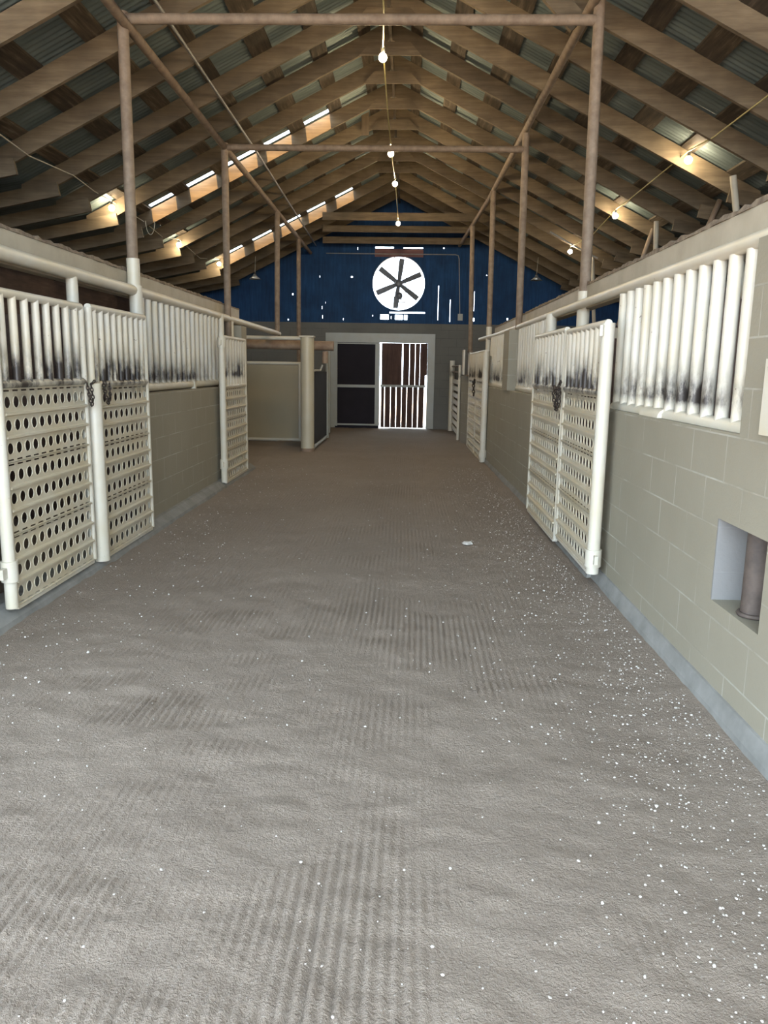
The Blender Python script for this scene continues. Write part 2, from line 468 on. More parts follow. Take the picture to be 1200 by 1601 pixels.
# niche lining
w = MB()
w.box((XR + .16, yn1 - .02, zn0 - .03), (XR + .34, yn1 + .12, zn1 + .06))
w.box((XR + .0, yn1 - .012, zn0), (XR + .16, yn1 - .001, zn1))
struct(w.build('trim_1', 'block_raw'), 'bare pale block lining the far side of the wall niche', 'wall niche')
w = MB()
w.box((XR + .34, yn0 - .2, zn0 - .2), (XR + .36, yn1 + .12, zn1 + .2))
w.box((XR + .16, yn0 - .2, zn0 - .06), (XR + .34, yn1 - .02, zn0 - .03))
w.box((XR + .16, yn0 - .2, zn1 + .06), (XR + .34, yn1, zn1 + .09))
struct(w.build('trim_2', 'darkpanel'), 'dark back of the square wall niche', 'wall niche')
p = empty('drain_pipe', 'brown vertical pipe inside the square niche of the right wall', 'pipe', (XR + .085, 3.17, zn0))
mb = MB(); mb.tube([(0, 0, -.0), (0, 0, zn1 - zn0)], .055, 18); mb.build('pipe', 'drain', p)
mb = MB(); mb.torus((0, 0, .012), .06, .010, (0, 0, 1), 20, 6); mb.build('collar', 'drain', p)
w = MB(); w.box((XR - .006, 2.965, .485), (XR + .10, 3.0, .49)); 

# curbs
def curb(mb, a, b, out, h, side):
    (xa, ya), (xb, yb) = a, b
    vs = []
    for (x, y) in (a, b):
        vs += [(x - side * .02, y, -.02), (x + side * out, y, -.02), (x + side * out * .85, y, h * .35), (x + side * out * .25, y, h * .92), (x - side * .02, y, h)]
    fs = [(0, 1, 2, 3, 4), (9, 8, 7, 6, 5)]
    for i in range(5): fs.append((i, (i + 1) % 5, 5 + (i + 1) % 5, 5 + i))
    mb.add(vs, fs)
w = MB(); curb(w, (XL, 3.0), (XL, 11.3), .115, .10, 1)
w.box((XL - .16, 4.10, -.02), (XL + .01, 6.98, .085)); w.box((XL - .16, 9.66, -.02), (XL + .01, 10.98, .085))
struct(w.build('baseboard_left', 'curb'), 'grey cement curb along the foot of the left stalls', 'curb')
w = MB(); curb(w, (XR, Y_NEAR), (XR, 5.5), .035, .12, -1); curb(w, (XR, 5.5), (1.385, 8.0), .07, .09, -1); curb(w, (1.385, 8.0), (1.30, 12.75), .03, .07, -1)
curb(w, (1.30, 12.75), (1.255, 15.35), .03, .05, -1)
w.box((XR, 5.5, -.02), (XR + .16, 8.0, .085)); w.box((1.28, 12.75, -.02), (1.45, 15.35, .05))
struct(w.build('baseboard_right', 'curb'), 'grey cement curb along the foot of the right stalls', 'curb')

# outer stall walls and partitions
w = MB(); w.box((XOL, 1.3, -.02), (XOL + .15, YE, 3.05)); struct(w.build('wall_outer_left', 'stall'), 'dark plank outer wall behind the left stalls', 'wall')
w = MB(); w.box((XOR - .15, Y_NEAR, -.02), (XOR, YE, 3.10)); struct(w.build('wall_outer_right', 'stall'), 'dark plank outer wall behind the right stalls', 'wall')
w = MB()
w.box((XOL + .15, 3.0, -.02), (-2.51, 3.12, 2.6))
for y in (7.3, 11.15): w.box((XOL + .15, y, -.02), (-2.51, y + .12, 1.95))
struct(w.build('wall_stall_left', 'stall'), 'dark plank partitions between the left stalls', 'wall')
w = MB()
for y in (1.6, 5.75, 10.5, 13.0): w.box((1.6, y, -.02), (XOR - .15, y + .12, 2.03))
struct(w.build('wall_stall_right', 'stall'), 'dark plank partitions between the right stalls', 'wall')

# ------------------------------------------------------------------ end wall
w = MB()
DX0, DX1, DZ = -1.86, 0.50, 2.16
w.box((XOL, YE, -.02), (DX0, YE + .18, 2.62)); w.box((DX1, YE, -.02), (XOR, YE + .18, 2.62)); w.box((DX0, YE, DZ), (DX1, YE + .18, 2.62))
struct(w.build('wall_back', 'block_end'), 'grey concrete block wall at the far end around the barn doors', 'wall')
# gable boards, cut into cells round the holes
holes = [(-.283 - .66, -.283 + .66, 3.59 - .66, 3.59 + .66),
         (-.88, -.42, 4.425, 4.46), (-.18, .30, 4.425, 4.455),
         (-.50, .385, 2.868, 2.905), (-.73, -.52, 2.715, 2.835), (-.36, -.17, 2.715, 2.835), (-.135, -.05, 2.715, 2.835),
         (.705, .719, 2.72, 3.55), (1.005, 1.018, 2.68, 3.22), (1.60, 1.61, 2.95, 3.42), (1.59, 1.625, 2.70, 2.78),
         (-2.20, -2.192, 2.95, 3.02), (-2.19, -2.18, 2.72, 2.80), (-1.665, -1.655, 2.68, 2.73), (-1.475, -1.43, 3.715, 3.75),
         (-2.26, -2.25, 3.71, 3.76), (-1.315, -1.308, 4.38, 4.45), (.80, .83, 4.43, 4.46), (-2.95, -2.915, 3.28, 3.32),
         (-.93, -.915, 2.79, 2.82), (2.43, 2.465, 2.74, 2.79), (1.88, 1.9, 3.8, 3.82), (-3.06, -3.04, 2.66, 2.7), (-.46, -.45, 2.73, 2.80), (-2.11, -2.105, 3.08, 3.13)]
xb = set(); x = XOL
k = 0
edges = []
while x < XOR: edges.append(round(x, 4)); x += .165
edges.append(XOR)
xs = sorted(set(edges) | {h[0] for h in holes} | {h[1] for h in holes} | {XC})
import bisect
w = MB()
for a, b in zip(xs[:-1], xs[1:]):
    if b - a < 1e-4: continue
    mid = (a + b) / 2
    bi = bisect.bisect_right(edges, mid)
    off = 0.012 * (bi % 2)
    hs = sorted([(h[2], h[3]) for h in holes if h[0] < mid < h[1]])
    z = 2.62; segs = []
    for h0, h1 in hs: segs.append((z, h0)); z = h1
    segs.append((z, None))
    for z0, z1 in segs:
        y0, y1 = YE + .02 + off, YE + .05 + off
        za = z1 if z1 is not None else zroof(a) + ZT + .03
        zb = z1 if z1 is not None else zroof(b) + ZT + .03
        w.add([(a, y0, z0), (b, y0, z0), (b, y1, z0), (a, y1, z0), (a, y0, za), (b, y0, zb), (b, y1, zb), (a, y1, za)],
              [(3, 2, 1, 0), (4, 5, 6, 7), (0, 1, 5, 4), (1, 2, 6, 5), (2, 3, 7, 6), (3, 0, 4, 7)])
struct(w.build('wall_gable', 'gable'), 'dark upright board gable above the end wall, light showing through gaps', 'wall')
# door frame
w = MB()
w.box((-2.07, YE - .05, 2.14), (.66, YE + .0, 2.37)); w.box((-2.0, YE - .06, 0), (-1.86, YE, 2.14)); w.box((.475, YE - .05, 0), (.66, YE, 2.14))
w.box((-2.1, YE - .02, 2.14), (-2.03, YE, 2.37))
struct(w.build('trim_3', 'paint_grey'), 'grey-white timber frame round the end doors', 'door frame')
def child_struct(o): return o
# left leaf
dl = empty('door_1', 'closed left end door, dark panels in a grey-white frame', 'door', (-1.84, YE - .01, 0)); dl['kind'] = 'structure'
mb = MB(); mb.box((-.06, .03, -.02), (1.10, .05, 2.2)); mb.build('door_panel', 'doorpanel', dl)
mb = MB(); mb.box((-.03, -.03, .04), (.04, .03, 2.135)); mb.box((1.0, -.03, .06), (1.115, .03, 2.13)); mb.box((.04, -.03, .06), (1.0, 0, .10)); mb.box((.04, -.03, 2.10), (1.0, 0, 2.13)); mb.build('door_frame', 'paint_grey', dl)
mb = MB(); mb.box((.04, -.04, 1.02), (1.0, 0, 1.09)); mb.build('mid_rail', 'paint_grey', dl)
dr = empty('door_2', 'right end door of gapped brown planks with daylight showing through', 'door', (0, YE + .03, 0)); dr['kind'] = 'structure'
mb = MB()
gl = [-.685, -.585, -.435, -.29, -.155, -.02, .135, .27, .43]
for a, b in zip(gl[:-1], gl[1:]): mb.box((a + .0, 0, .018), (b - .011 - .012 * ((a * 37) % 1), .02, 1.06))
mb.build('lower_planks', 'doorwood', dr)
mb = MB()
for a, b in ((-.68, -.165), (-.135, .022), (.030, .165), (.175, .287), (.294, .43)): mb.box((a, 0, 1.06), (b, .02, 2.135))
mb.build('upper_planks', 'doorwood', dr)
mb = MB(); mb.box((-.70, -.03, 1.04), (.44, 0, 1.10)); mb.build('mid_rail', 'paint_grey', dr)
mb = MB(); mb.box((.425, -.01, 1.35), (.475, .03, 2.14)); mb.build('door_stile', 'doorwood', dr)

# fan -------------------------------------------------------------------------------------
fan = empty('wall_fan', 'large round six-blade fan in the gable wall above the doors', 'fan', (-.283, YE + .0, 3.59))
mb = MB()
n = 48; R0 = .648; H = .668
ring = []; outer = []
for i in range(n):
    a = 2 * PI * i / n; c, s_ = math.cos(a), math.sin(a)
    ring.append((R0 * c, s_ * R0)); m_ = H / max(abs(c), abs(s_)); outer.append((m_ * c, m_ * s_))
for y in (-.01, .012):
    vs = [(x, y, z) for x, z in ring] + [(x, y, z) for x, z in outer]
    mb.add(vs, [(i, (i + 1) % n, n + (i + 1) % n, n + i) for i in range(n)])
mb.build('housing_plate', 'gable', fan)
mb = MB(); mb.lathe((0, 0, 0), [(R0 + .004, -.03), (R0, -.03), (R0, .16), (R0 + .004, .16)], (0, 1, 0), 48); mb.build('shroud', 'fan', fan)
mb = MB(); mb.lathe((0, .06, 0), [(0, -.04), (.085, -.04), (.10, -.02), (.10, .03), (0, .03)], (0, 1, 0), 20); mb.build('hub', 'fan', fan)
for k in range(6):
    a = math.radians(83 + 60 * k); c, s_ = math.cos(a), math.sin(a)
    mb = MB()
    vs = []
    for i in range(9):
        t = i / 8; rad = .09 + t * (.60 - .09); wd = .052 + .016 * math.sin(t * PI * .6); pit = math.radians(18 - 6 * t)
        for e, th in ((-1, -.004), (1, -.004), (1, .004), (-1, .004)):
            lx = e * wd * math.cos(pit); ly = e * wd * math.sin(pit) + th
            vs.append((rad * c - lx * s_, .065 + ly, rad * s_ + lx * c))
    fs = [(3, 2, 1, 0), (32, 33, 34, 35)]
    for i in range(8):
        for j in range(4):
            q = i * 4; fs.append((q + j, q + (j + 1) % 4, q + 4 + (j + 1) % 4, q + 4 + j))
    mb.add(vs, fs); mb.build('blade', 'fan', fan)
for sx in (-.115, .17):
    mb = MB(); mb.box((sx - .010, .125, -.65), (sx + .010, .15, .65)); mb.build('strut', 'fan', fan)
mb = MB(); mb.lathe((.02, .02, -.29), [(0, 0), (.075, 0), (.085, .02), (.085, .16), (.05, .2), (0, .2)], (0, 1, 0), 18); motor = mb.build('motor', 'fan', fan)
mb = MB(); mb.lathe((.02, .10, -.29), [(0, 0), (.05, 0), (.042, .012), (.05, .024), (0, .024)], (0, 1, 0), 16); mb.build('pulley', 'fan', motor)
mb = MB(); mb.box((-.115, .10, -.45), (.17, .16, -.425)); mb.box((-.11, .1, -.38), (.16, .15, -.36)); mb.build('motor_mount', 'fan', fan)
mb = MB(); mb.tube([(.0, .10, 0), (.02, .10, -.29)], .018, 6); mb.build('belt', 'fan', fan)
mb = MB(); mb.box((-.885, YE - .02, 4.215), (.31, YE + .015, 4.40))
tag(mb.build('plank', 'redboard'), 'reddish plank nailed across the gable just above the round fan', 'board')
mb = MB(); mb.tube([(-2.09, YE - .03, 4.283), (1.10, YE - .03, 4.283), (1.17, YE - .02, 4.265), (1.195, YE, 4.19), (1.255, YE, 2.87)], .012, 8)
tag(mb.build('electrical_conduit', 'conduit'), 'thin conduit bent round the right of the fan down to a small box', 'conduit')
jb = empty('junction_box', 'small pale square electrical box on the gable right of the fan', 'box', (1.265, YE - .02, 2.785))
mb = MB(); mb.box((-.055, -.02, -.07), (.055, .04, .08)); mb.build('box', 'paint_grey', jb)
mb = MB(); mb.box((-.06, -.026, -.075), (.06, -.02, .085)); mb.build('cover_plate', 'paint_grey', jb)

# ------------------------------------------------------------------ roof
boardsL = [-.62, -1.16, -1.72, -2.28, -2.88, -3.49, -4.06]
boardsR = [.02, .52, 1.04, 1.56, 2.08, 2.58, 3.10, 3.66]
slits = [(-3.98, -1.22, 12.168, 12.268), (-3.95, -1.24, 17.112, 17.224)]
def metal():
    mb = MB()
    wl = .075; amp = .009
    ys = list(np.arange(Y_NEAR, YE + .35, wl / 6))
    for s in slits: ys += [s[2], s[3]]
    ys = sorted(ys)
    zt = ZT + .030
    segx = [XOL - .3, XBL, -3.98, -1.22, XC]
    for a, b in zip(segx[:-1], segx[1:]):
        vs = []
        for y in ys:
            o = amp * math.sin(2 * PI * y / wl) + amp
            vs += [(a, y, zroof(a) + zt + o), (b, y, zroof(b) + zt + o)]
        fs = []
        for i in range(len(ys) - 1):
            ym = (ys[i] + ys[i + 1]) / 2
            if a == -3.98 and any(s[2] < ym < s[3] for s in slits): continue
            fs.append((2 * i, 2 * i + 1, 2 * i + 3, 2 * i + 2))
        mb.add(vs, fs, True)
    for a, b in ((XC, XBR), (XBR, XOR + .3)):
        vs = []
        for y in ys:
            o = amp * math.sin(2 * PI * y / wl) + amp
            vs += [(a, y, zroof(a) + zt + o), (b, y, zroof(b) + zt + o)]
        mb.add(vs, [(2 * i, 2 * i + 1, 2 * i + 3, 2 * i + 2) for i in range(len(ys) - 1)], True)
    # ridge cap
    mb.add([(XC - .2, Y_NEAR, ZR - .1 + zt + .05), (XC, Y_NEAR, ZR + zt + .05), (XC + .2, Y_NEAR, ZR - .1 + zt + .05),
            (XC - .2, YE + .3, ZR - .1 + zt + .05), (XC, YE + .3, ZR + zt + .05), (XC + .2, YE + .3, ZR - .1 + zt + .05)],
           [(0, 1, 4, 3), (1, 2, 5, 4)])
    return mb.build('ceiling', 'metal')
struct(metal(), 'dark corrugated metal roof over the rafters', 'roof')
# gaps between outer wall tops and the roof are closed by the wall plates
w = MB(); w.box((XOL, Y_NEAR, 3.05), (XOL + .15, YE, zroof(XOL) + ZT)); w.box((XOR - .15, Y_NEAR, 3.10), (XOR, YE, zroof(XOR) + ZT))
struct(w.build('trim_4', 'stall'), 'wall plates under the eaves', 'wall plate')

RY = [6.58, 7.52, 8.42, 9.42, 10.32, 11.27, 12.30, 13.30, 14.28, 15.20, 16.05, 17.25, 18.20, 19.15]
def rafter_mesh(xa, xb, name):
    """plank on edge from xa to xb, local origin on ridge line at y=0"""
    mb = MB()
    t = .022
    x0, x1 = min(xa, xb), max(xa, xb)
    vs = []
    for y in (-t, t):
        for x in (x0, x1): vs += [(x - XC, y, zroof(x) - ZR), (x - XC, y, zroof(x) - ZR + ZT)]
    mb.add(vs, [(0, 2, 3, 1), (5, 7, 6, 4), (0, 4, 6, 2), (1, 3, 7, 5), (0, 1, 5, 4), (2, 6, 7, 3)])
    return mb
mL = mR = None
for i, y in enumerate(RY):
    near = ORD[i]
    for side, xa, xb in (('left', XBL - .02, XC - .02), ('right', XC + .02, XBR + .02)):
        proto = mL if side == 'left' else mR
        if proto is None:
            o = rafter_mesh(xa, xb, 'rafter').build('rafter', 'rafter', loc=(XC, y, ZR))
            if side == 'left': mL = o
            else: mR = o
        else:
            o = proto.copy(); COL.objects.link(o); o.location = (XC, y, ZR)
        extra = ''
        if side == 'left' and i == 6: extra = ', sunlit under nearer slit'
        if side == 'left' and i == 11: extra = ', orange in sun'
        lab = 'rough timber rafter on the %s roof slope, %s from the camera%s' % (side, near, extra)
        tag(o, lab, 'rafter', 'rafters of the %s roof slope' % side)
# flatter outer rafters lapped on the sides
pl = pr = None
for i, y in enumerate(RY[2:]):
    for side in ('left', 'right'):
        proto = pl if side == 'left' else pr
        if proto is None:
            mb = MB()
            if side == 'left': a, b = (-4.12, zroof(-4.45) + .02 + .09), (XOL + .15, zroof(XOL) + .05)
            else: a, b = (3.60, zroof(3.85) + .02 + .09), (XOR - .15, zroof(XOR) + .05)
            mb.beam((a[0], 0, a[1]), (b[0], 0, b[1]), .04, .16)
            o = mb.build('eave_rafter', 'rafter')
            if side == 'left': pl = o
            else: pr = o
        else:
            o = proto.copy(); COL.objects.link(o)
        o.location = (0, y - .045, 0)
        tag(o, 'flatter plank lapped on the foot of the %s-slope rafter, %s from the camera' % (side, ORD[i]), 'rafter', 'lapped eave planks on the %s' % side)
# collar ties at the ridge
ct = None
for i, y in enumerate(RY):
    if i in (11, 12, 13) or i < 2: continue
    if ct is None:
        mb = MB()
        vs = []
        for yy in (.024, .05):
            vs += [(-.38, yy, -.19), (.38, yy, -.19), (.24, yy, -.04), (-.24, yy, -.04)]
        mb.add([Vector(v) - Vector((0, .075, 0)) for v in vs], [(0, 1, 2, 3), (7, 6, 5, 4), (0, 4, 5, 1), (1, 5, 6, 2), (2, 6, 7, 3), (3, 7, 4, 0)])
        ct = mb.build('collar_tie', 'rafter_y'); o = ct
    else:
        o = ct.copy(); COL.objects.link(o)
    o.location = (XC, y, ZR)
    tag(o, 'short plank collar across the roof peak, %s from the camera' % ORD[i - 2], 'collar tie', 'short collars at the roof peak')
for nm, y, za, zb, xa, xb, lab in (('collar_beam', 17.25, 4.60, 4.76, -1.90, 1.40, 'pale long collar beam under the peak behind the third hanging bulb, nearest of three'),
                               ('collar_beam', 18.20, 4.52, 4.66, -2.0, 1.45, 'dark long collar beam under the peak, middle of three'),
                               ('collar_beam', 19.15, 4.42, 4.57, -2.1, 1.5, 'dark long collar beam closest to the gable wall')):
    mb = MB(); mb.box((xa, y - .065, za), (xb, y - .025, zb)); tag(mb.build(nm, 'rafter_y'), lab, 'beam', 'long collar beams at the far end')
# ridge board
mb = MB(); mb.box((XC - .019, Y_NEAR, ZR + .0), (XC + .019, YE, ZR + ZT)); tag(mb.build('ridge_board', 'board'), 'dark ridge board running along the roof peak', 'beam')
# sheathing boards
ang = math.atan(SL)
for side, lst in (('left', boardsL), ('right', boardsR)):
    for i, x in enumerate(lst):
        sg = 1 if side == 'left' else -1
        mb = MB(); hw = .10 + .02 * ((i * 7) % 3 - 1)
        vs = []
        for y in (4.6, YE):
            for e in (-hw, hw):
                xx = x + e * math.cos(ang)
                zz = zroof(xx) + ZT + .002
                vs += [(xx, y, zz), (xx, y, zz + .024)]
        mb.add(vs, [(0, 2, 3, 1), (5, 7, 6, 4), (0, 4, 6, 2), (1, 3, 7, 5), (0, 1, 5, 4), (2, 6, 7, 3)])
        o = mb.build('sheathing_board', 'board')
        tag(o, 'stained board under the roof metal, %s down from the peak on the %s' % (ORD[i], side), 'board', 'sheathing boards on the %s slope' % side)
# board hanging from a rafter near the peak
mb = MB(); mb.box((-.83, 13.16, 5.17), (-.71, 13.20, 5.80 - .2)); mb.box((-.80, 13.20, 5.3), (-.74, 13.28, 5.36))
tag(mb.build('hanging_board', 'post_wood'), 'short plank hanging straight down from a left rafter near the peak', 'board')
# knee gussets where long pipe meets rafters are omitted; struts on the right
for (a, b, lab) in (((3.45, 8.90, 3.60), (3.72, 8.90, 2.2), 'leaning pale pole propping a right rafter, nearest the camera'),
                    ((3.48, 11.60, 3.62), (3.55, 11.6, 2.2), 'upright pale pole propping a right rafter behind the first grille'),
                    ((3.37, 15.0, 3.62), (3.5, 15.0, 2.2), 'small far pole propping a right rafter beside the right portal post'),
                    ((3.82, 10.2, 3.62), (3.30, 10.2, 2.2), 'dark slanting brace on the right between the first two propping poles'),
                    ((3.62, 12.2, 3.62), (3.20, 12.2, 2.2), 'dark slanting brace just left of the upright pale propping pole')):
    mb = MB(); mb.tube([a, b], .035, 10); tag(mb.build('prop_pole', 'rust' if 'dark' in lab else 'header'), lab, 'pole', 'poles propping the right rafters')
mb = MB(); mb.box((3.2, 8.0, 2.05), (4.0, 16, 2.2)); 
tag(mb.build('loft_beam', 'stall'), 'dark beam carrying the propping poles over the right stalls', 'beam')

mb = MB(); mb.beam((1.06, 7.32, 4.78), (1.40, 7.32, 4.44), .05, .17)
tag(mb.build('knee_brace', 'rafter'), 'short brown plank nailed beside the top of the right portal post', 'board')
mb = MB(); mb.tube([(2.55, 14.9, 4.02), (3.0, 14.9, 3.78), (3.45, 14.9, 3.56)], .018, 8)
tag(mb.build('roof_conduit', 'conduit'), 'pale conduit sloping above the third bulb on the right', 'conduit')
mb = MB(); lp = []
for i in range(15):
    t = PI * i / 14; lp.append((-3.98 - .07 * math.cos(t), 12.2, 3.66 - .20 * math.sin(t)))
mb.tube(lp, .006, 6); tag(mb.build('wire_loop', 'cordw'), 'slack loop of pale wire drooping from the left rafters beside the pipe post', 'wire')
# ------------------------------------------------------------------ steel portal frames and long pipes
def portal(label, y, xl0, xl1, xr0, xr1, zb, zrt, r, grp):
    e = empty('portal_frame', label, 'frame', (0, y, 0), 0, grp)
    mb = MB(); mb.tube([(xl0, 0, 0), (xl1, 0, zb + .05)], r, 14); mb.build('post', 'rust', e)
    mb = MB(); mb.tube([(xr0, 0, 0), (xr1, 0, zrt)], r, 14); mb.build('post', 'rust', e)
    mb = MB(); mb.tube([(xl1, 0, zb), (xr1, 0, zb)], r * .9, 14); mb.build('crossbar', 'rust', e)
    return e
portal('nearest brown pipe portal, two posts and a bar across the aisle', 7.0, -2.455, -2.45, 1.545, 1.505, 4.345, 4.52, .047, 'brown pipe portals across the aisle')
portal('second brown pipe portal, two posts and a bar farther down the aisle', 10.62, -2.455, -2.45, 1.485, 1.445, 4.30, 4.56, .045, 'brown pipe portals across the aisle')
for (a, b, lab) in (((-2.455, 14.6, 2.0), (-2.43, 14.6, 4.27), 'brown pipe post beyond the left tan panel, third on the left'),
                    ((-2.47, 17.5, 0), (-2.45, 17.5, 4.25), 'brown pipe post farthest down on the left'),
                    ((1.42, 13.9, 0), (1.386, 13.9, 4.50), 'brown pipe post third down on the right'),
                    ((1.275, 16.2, 1.39), (1.225, 16.2, 4.34), 'brown pipe post farthest down on the right')):
    mb = MB(); mb.tube([a, b], .046, 12); tag(mb.build('pipe_post', 'rust'), lab, 'post', 'brown pipe posts')
mb = MB(); mb.tube([(-2.40, 5.2, 4.30), (-2.42, 7.05, 4.30), (-2.45, 10.67, 4.30), (-2.47, 19.7, 4.28)], .042, 12)
tag(mb.build('long_pipe', 'rust'), 'brown pipe running lengthwise over the left posts', 'pipe')
mb = MB(); mb.tube([(1.47, 6.0, 4.47), (1.45, 7.2, 4.48), (1.44, 10.6, 4.535), (1.40, 14.7, 4.555), (1.18, 19.5, 4.46)], .042, 12)
tag(mb.build('long_pipe', 'rust'), 'brown pipe running lengthwise over the right posts', 'pipe')
mb = MB(); mb.tube([(-2.19, 5.0, 4.53), (-2.198, 7.1, 4.52), (-2.22, 11.5, 4.505), (-2.33, 19.7, 4.45)], .016, 8)
tag(mb.build('conduit_pipe', 'conduit'), 'thin pale conduit strung lengthwise under the left rafters', 'conduit')

# ------------------------------------------------------------------ rails and header beams
def header(name, x0, x1, y0, y1, z0, z1, lab):
    e = empty(name, lab, 'beam', ((x0 + x1) / 2, y0, z0))
    mb = MB(); mb.box((x0 - (x0 + x1) / 2, 0, 0), (x1 - (x0 + x1) / 2, y1 - y0, z1 - z0)); mb.build('beam', 'header', e)
    rnd = random.Random(5); mb = MB(); n = int((y1 - y0) / .06)
    h = [rnd.uniform(.004, .022) for _ in range(n + 1)]; wv = [rnd.uniform(0, .012) for _ in range(n + 1)]
    hw = (x1 - x0) / 2
    vs = []
    for i in range(n + 1):
        yy = (y1 - y0) * i / n
        vs += [(-hw - wv[i], yy, z1 - z0 - .012), (hw + wv[i], yy, z1 - z0 - .012), (hw, yy, z1 - z0 + h[i]), (-hw, yy, z1 - z0 + h[i])]
    fs = []
    for i in range(n):
        for k in range(4): fs.append((i * 4 + k, i * 4 + (k + 1) % 4, i * 4 + 4 + (k + 1) % 4, i * 4 + 4 + k))
    fs += [(3, 2, 1, 0), (n * 4, n * 4 + 1, n * 4 + 2, n * 4 + 3)]
    mb.add(vs, fs); mb.build('ragged_cap', 'header_edge', e)['label'] = 'rusty ragged top edge'
    return e
header('header_beam', -2.60, -2.51, Y_NEAR, 11.6, 2.10, 2.325, 'cream header beam with ragged rusty top over the left stalls')
header('header_beam', 1.535, 1.62, Y_NEAR, 14.2, 2.04, 2.25, 'cream peeling header beam with ragged top over the right stalls')

rl = empty('top_rail', 'long white pipe rail along the top of the left stall fronts', 'rail', (-2.45, 0, 0))
mb = MB(); mb.tube([(0, Y_NEAR + .1, 2.147), (0, 7.0, 2.147), (-.0, 14.75, 2.115)], .046, 14); mb.build('rail_pipe', 'paint_clean', rl)
mb = MB(); mb.tube([(0, 5.70, 2.12), (0, 5.70, 1.2)], .042, 12); mb.build('drop_post', 'paint_clean', rl)
mb = MB(); mb.tube([(0.012, 7.0, 2.19), (0.012, 7.0, 1.25)], .058, 14); mb.build('drop_post', 'paint_clean', rl)
mb = MB(); mb.tube([(0, 10.72, 2.1), (0, 10.72, 1.25)], .05, 12); mb.build('drop_post', 'paint_clean', rl)
mb = MB(); mb.tube([(0, 7.0, 2.10), (0, 7.0, 2.42)], .056, 14); mb.build('painted_sleeve', 'paint_clean', rl)
rr = empty('top_rail', 'long white pipe rail along the top of the right stall fronts', 'rail', (1.47, 0, 0))
mb = MB(); mb.tube([(0, Y_NEAR + .1, 2.04), (0, 5.0, 2.065), (0, 10.0, 2.075), (-.03, 12.7, 2.07), (-.12, 15.0, 2.07)], .037, 14); mb.build('rail_pipe', 'paint_clean', rr)
mb = MB(); mb.tube([(0.055, 7.0, 2.19), (0.055, 7.0, 1.1)], .055, 14); mb.build('drop_post', 'paint_clean', rr)
mb = MB(); mb.tube([(-.03, 8.06, 2.07), (-.03, 8.06, 1.25)], .055, 12); mb.build('drop_post', 'paint_clean', rr)
mb = MB(); mb.tube([(-.065, 13.9, 2.25), (-.065, 13.9, 0.02)], .052, 12); mb.build('drop_post', 'paint_clean', rr)

# ------------------------------------------------------------------ bar grilles
def grille(label, x, ya, yb, za, zt, n, r, xb=None, gap=None, brail_r=.04):
    xb = x if xb is None else xb
    L = yb - ya
    e = empty('bar_grille', label, 'grille', (x, ya, za), -math.atan2(xb - x, L), 'white pipe grilles of the stall fronts')
    for i in range(n):
        y = L * i / (n - 1)
        mb = MB(); mb.tube([(0, y, .02), (0, y, zt - za)], r, 12, cap=False); mb.build('bar', 'paint', e)
    mb = MB(); mb.tube([(0, -.03, .0), (0, L + .03, .0)], brail_r, 12); mb.build('bottom_rail', 'paint', e)
    return e
g = grille('largest white pipe grille, nearest on the right wall, pipe stub on its rail', 1.47, 3.30, 5.49, 1.262, 2.03, 13, .0315)
mb = MB(); mb.tube([(-.012, 1.10, -.012), (-.012, 1.44, -.012)], .052, 16); o = mb.build('pipe_sleeve', 'paint', g); o['label'] = 'short chipped white pipe sleeve on the bottom rail'
g = grille('white pipe grille on the left block wall between the double and single gates', -2.45, 7.16, 10.1, 1.295, 2.10, 17, .031)
mb = MB(); mb.tube([(.02, 2.93, .86), (.02, 2.93, -.08)], .045, 12); mb.build('end_post', 'paint', g)
mb = MB(); mb.box((-.03, 1.55, -.06), (.05, 1.60, .12)); mb.build('joint_plate', 'paint', g)
grille('white pipe grille on the right between the second gate pair and a block pier', 1.455, 8.20, 10.30, 1.275, 2.036, 12, .031)
grille('farther white pipe grille on the right beyond the block pier', 1.42, 11.02, 12.92, 1.27, 2.03, 11, .03, xb=1.37)

# ------------------------------------------------------------------ gates
def cell_hole(mb, u0, u1, v0, v1, r, side, n=16, rim=.0035):
    """sheet cell u0..u1 x v0..v1 with a round hole and a raised lip; sheet at x=0, lip towards the aisle (+side)"""
    cu, cv = (u0 + u1) / 2, (v0 + v1) / 2
    hu, hv = (u1 - u0) / 2, (v1 - v0) / 2
    b = []
    for i in range(4):
        b.append((-hu + 2 * hu * i / 4, -hv))
    for i in range(4): b.append((hu, -hv + 2 * hv * i / 4))
    for i in range(4): b.append((hu - 2 * hu * i / 4, hv))
    for i in range(4): b.append((-hu, hv - 2 * hv * i / 4))
    vs = []; 
    for x, y in b: vs.append((0, cu + x, cv + y))
    an = [math.atan2(y / hv, x / hu) for x, y in b]
    ri = [(r * math.cos(a), r * math.sin(a)) for a in an]
    for x, y in ri: vs.append((0, cu + x * 1.08, cv + y * 1.08))
    for x, y in ri: vs.append((side * rim, cu + x, cv + y))
    for x, y in ri: vs.append((side * -.0005, cu + x * .97, cv + y * .94))
    fs = []
    for i in range(16):
        j = (i + 1) % 16
        fs += [(i, j, 16 + j, 16 + i), (16 + i, 16 + j, 32 + j, 32 + i), (32 + i, 32 + j, 48 + j, 48 + i)]
    mb.add(vs, fs)

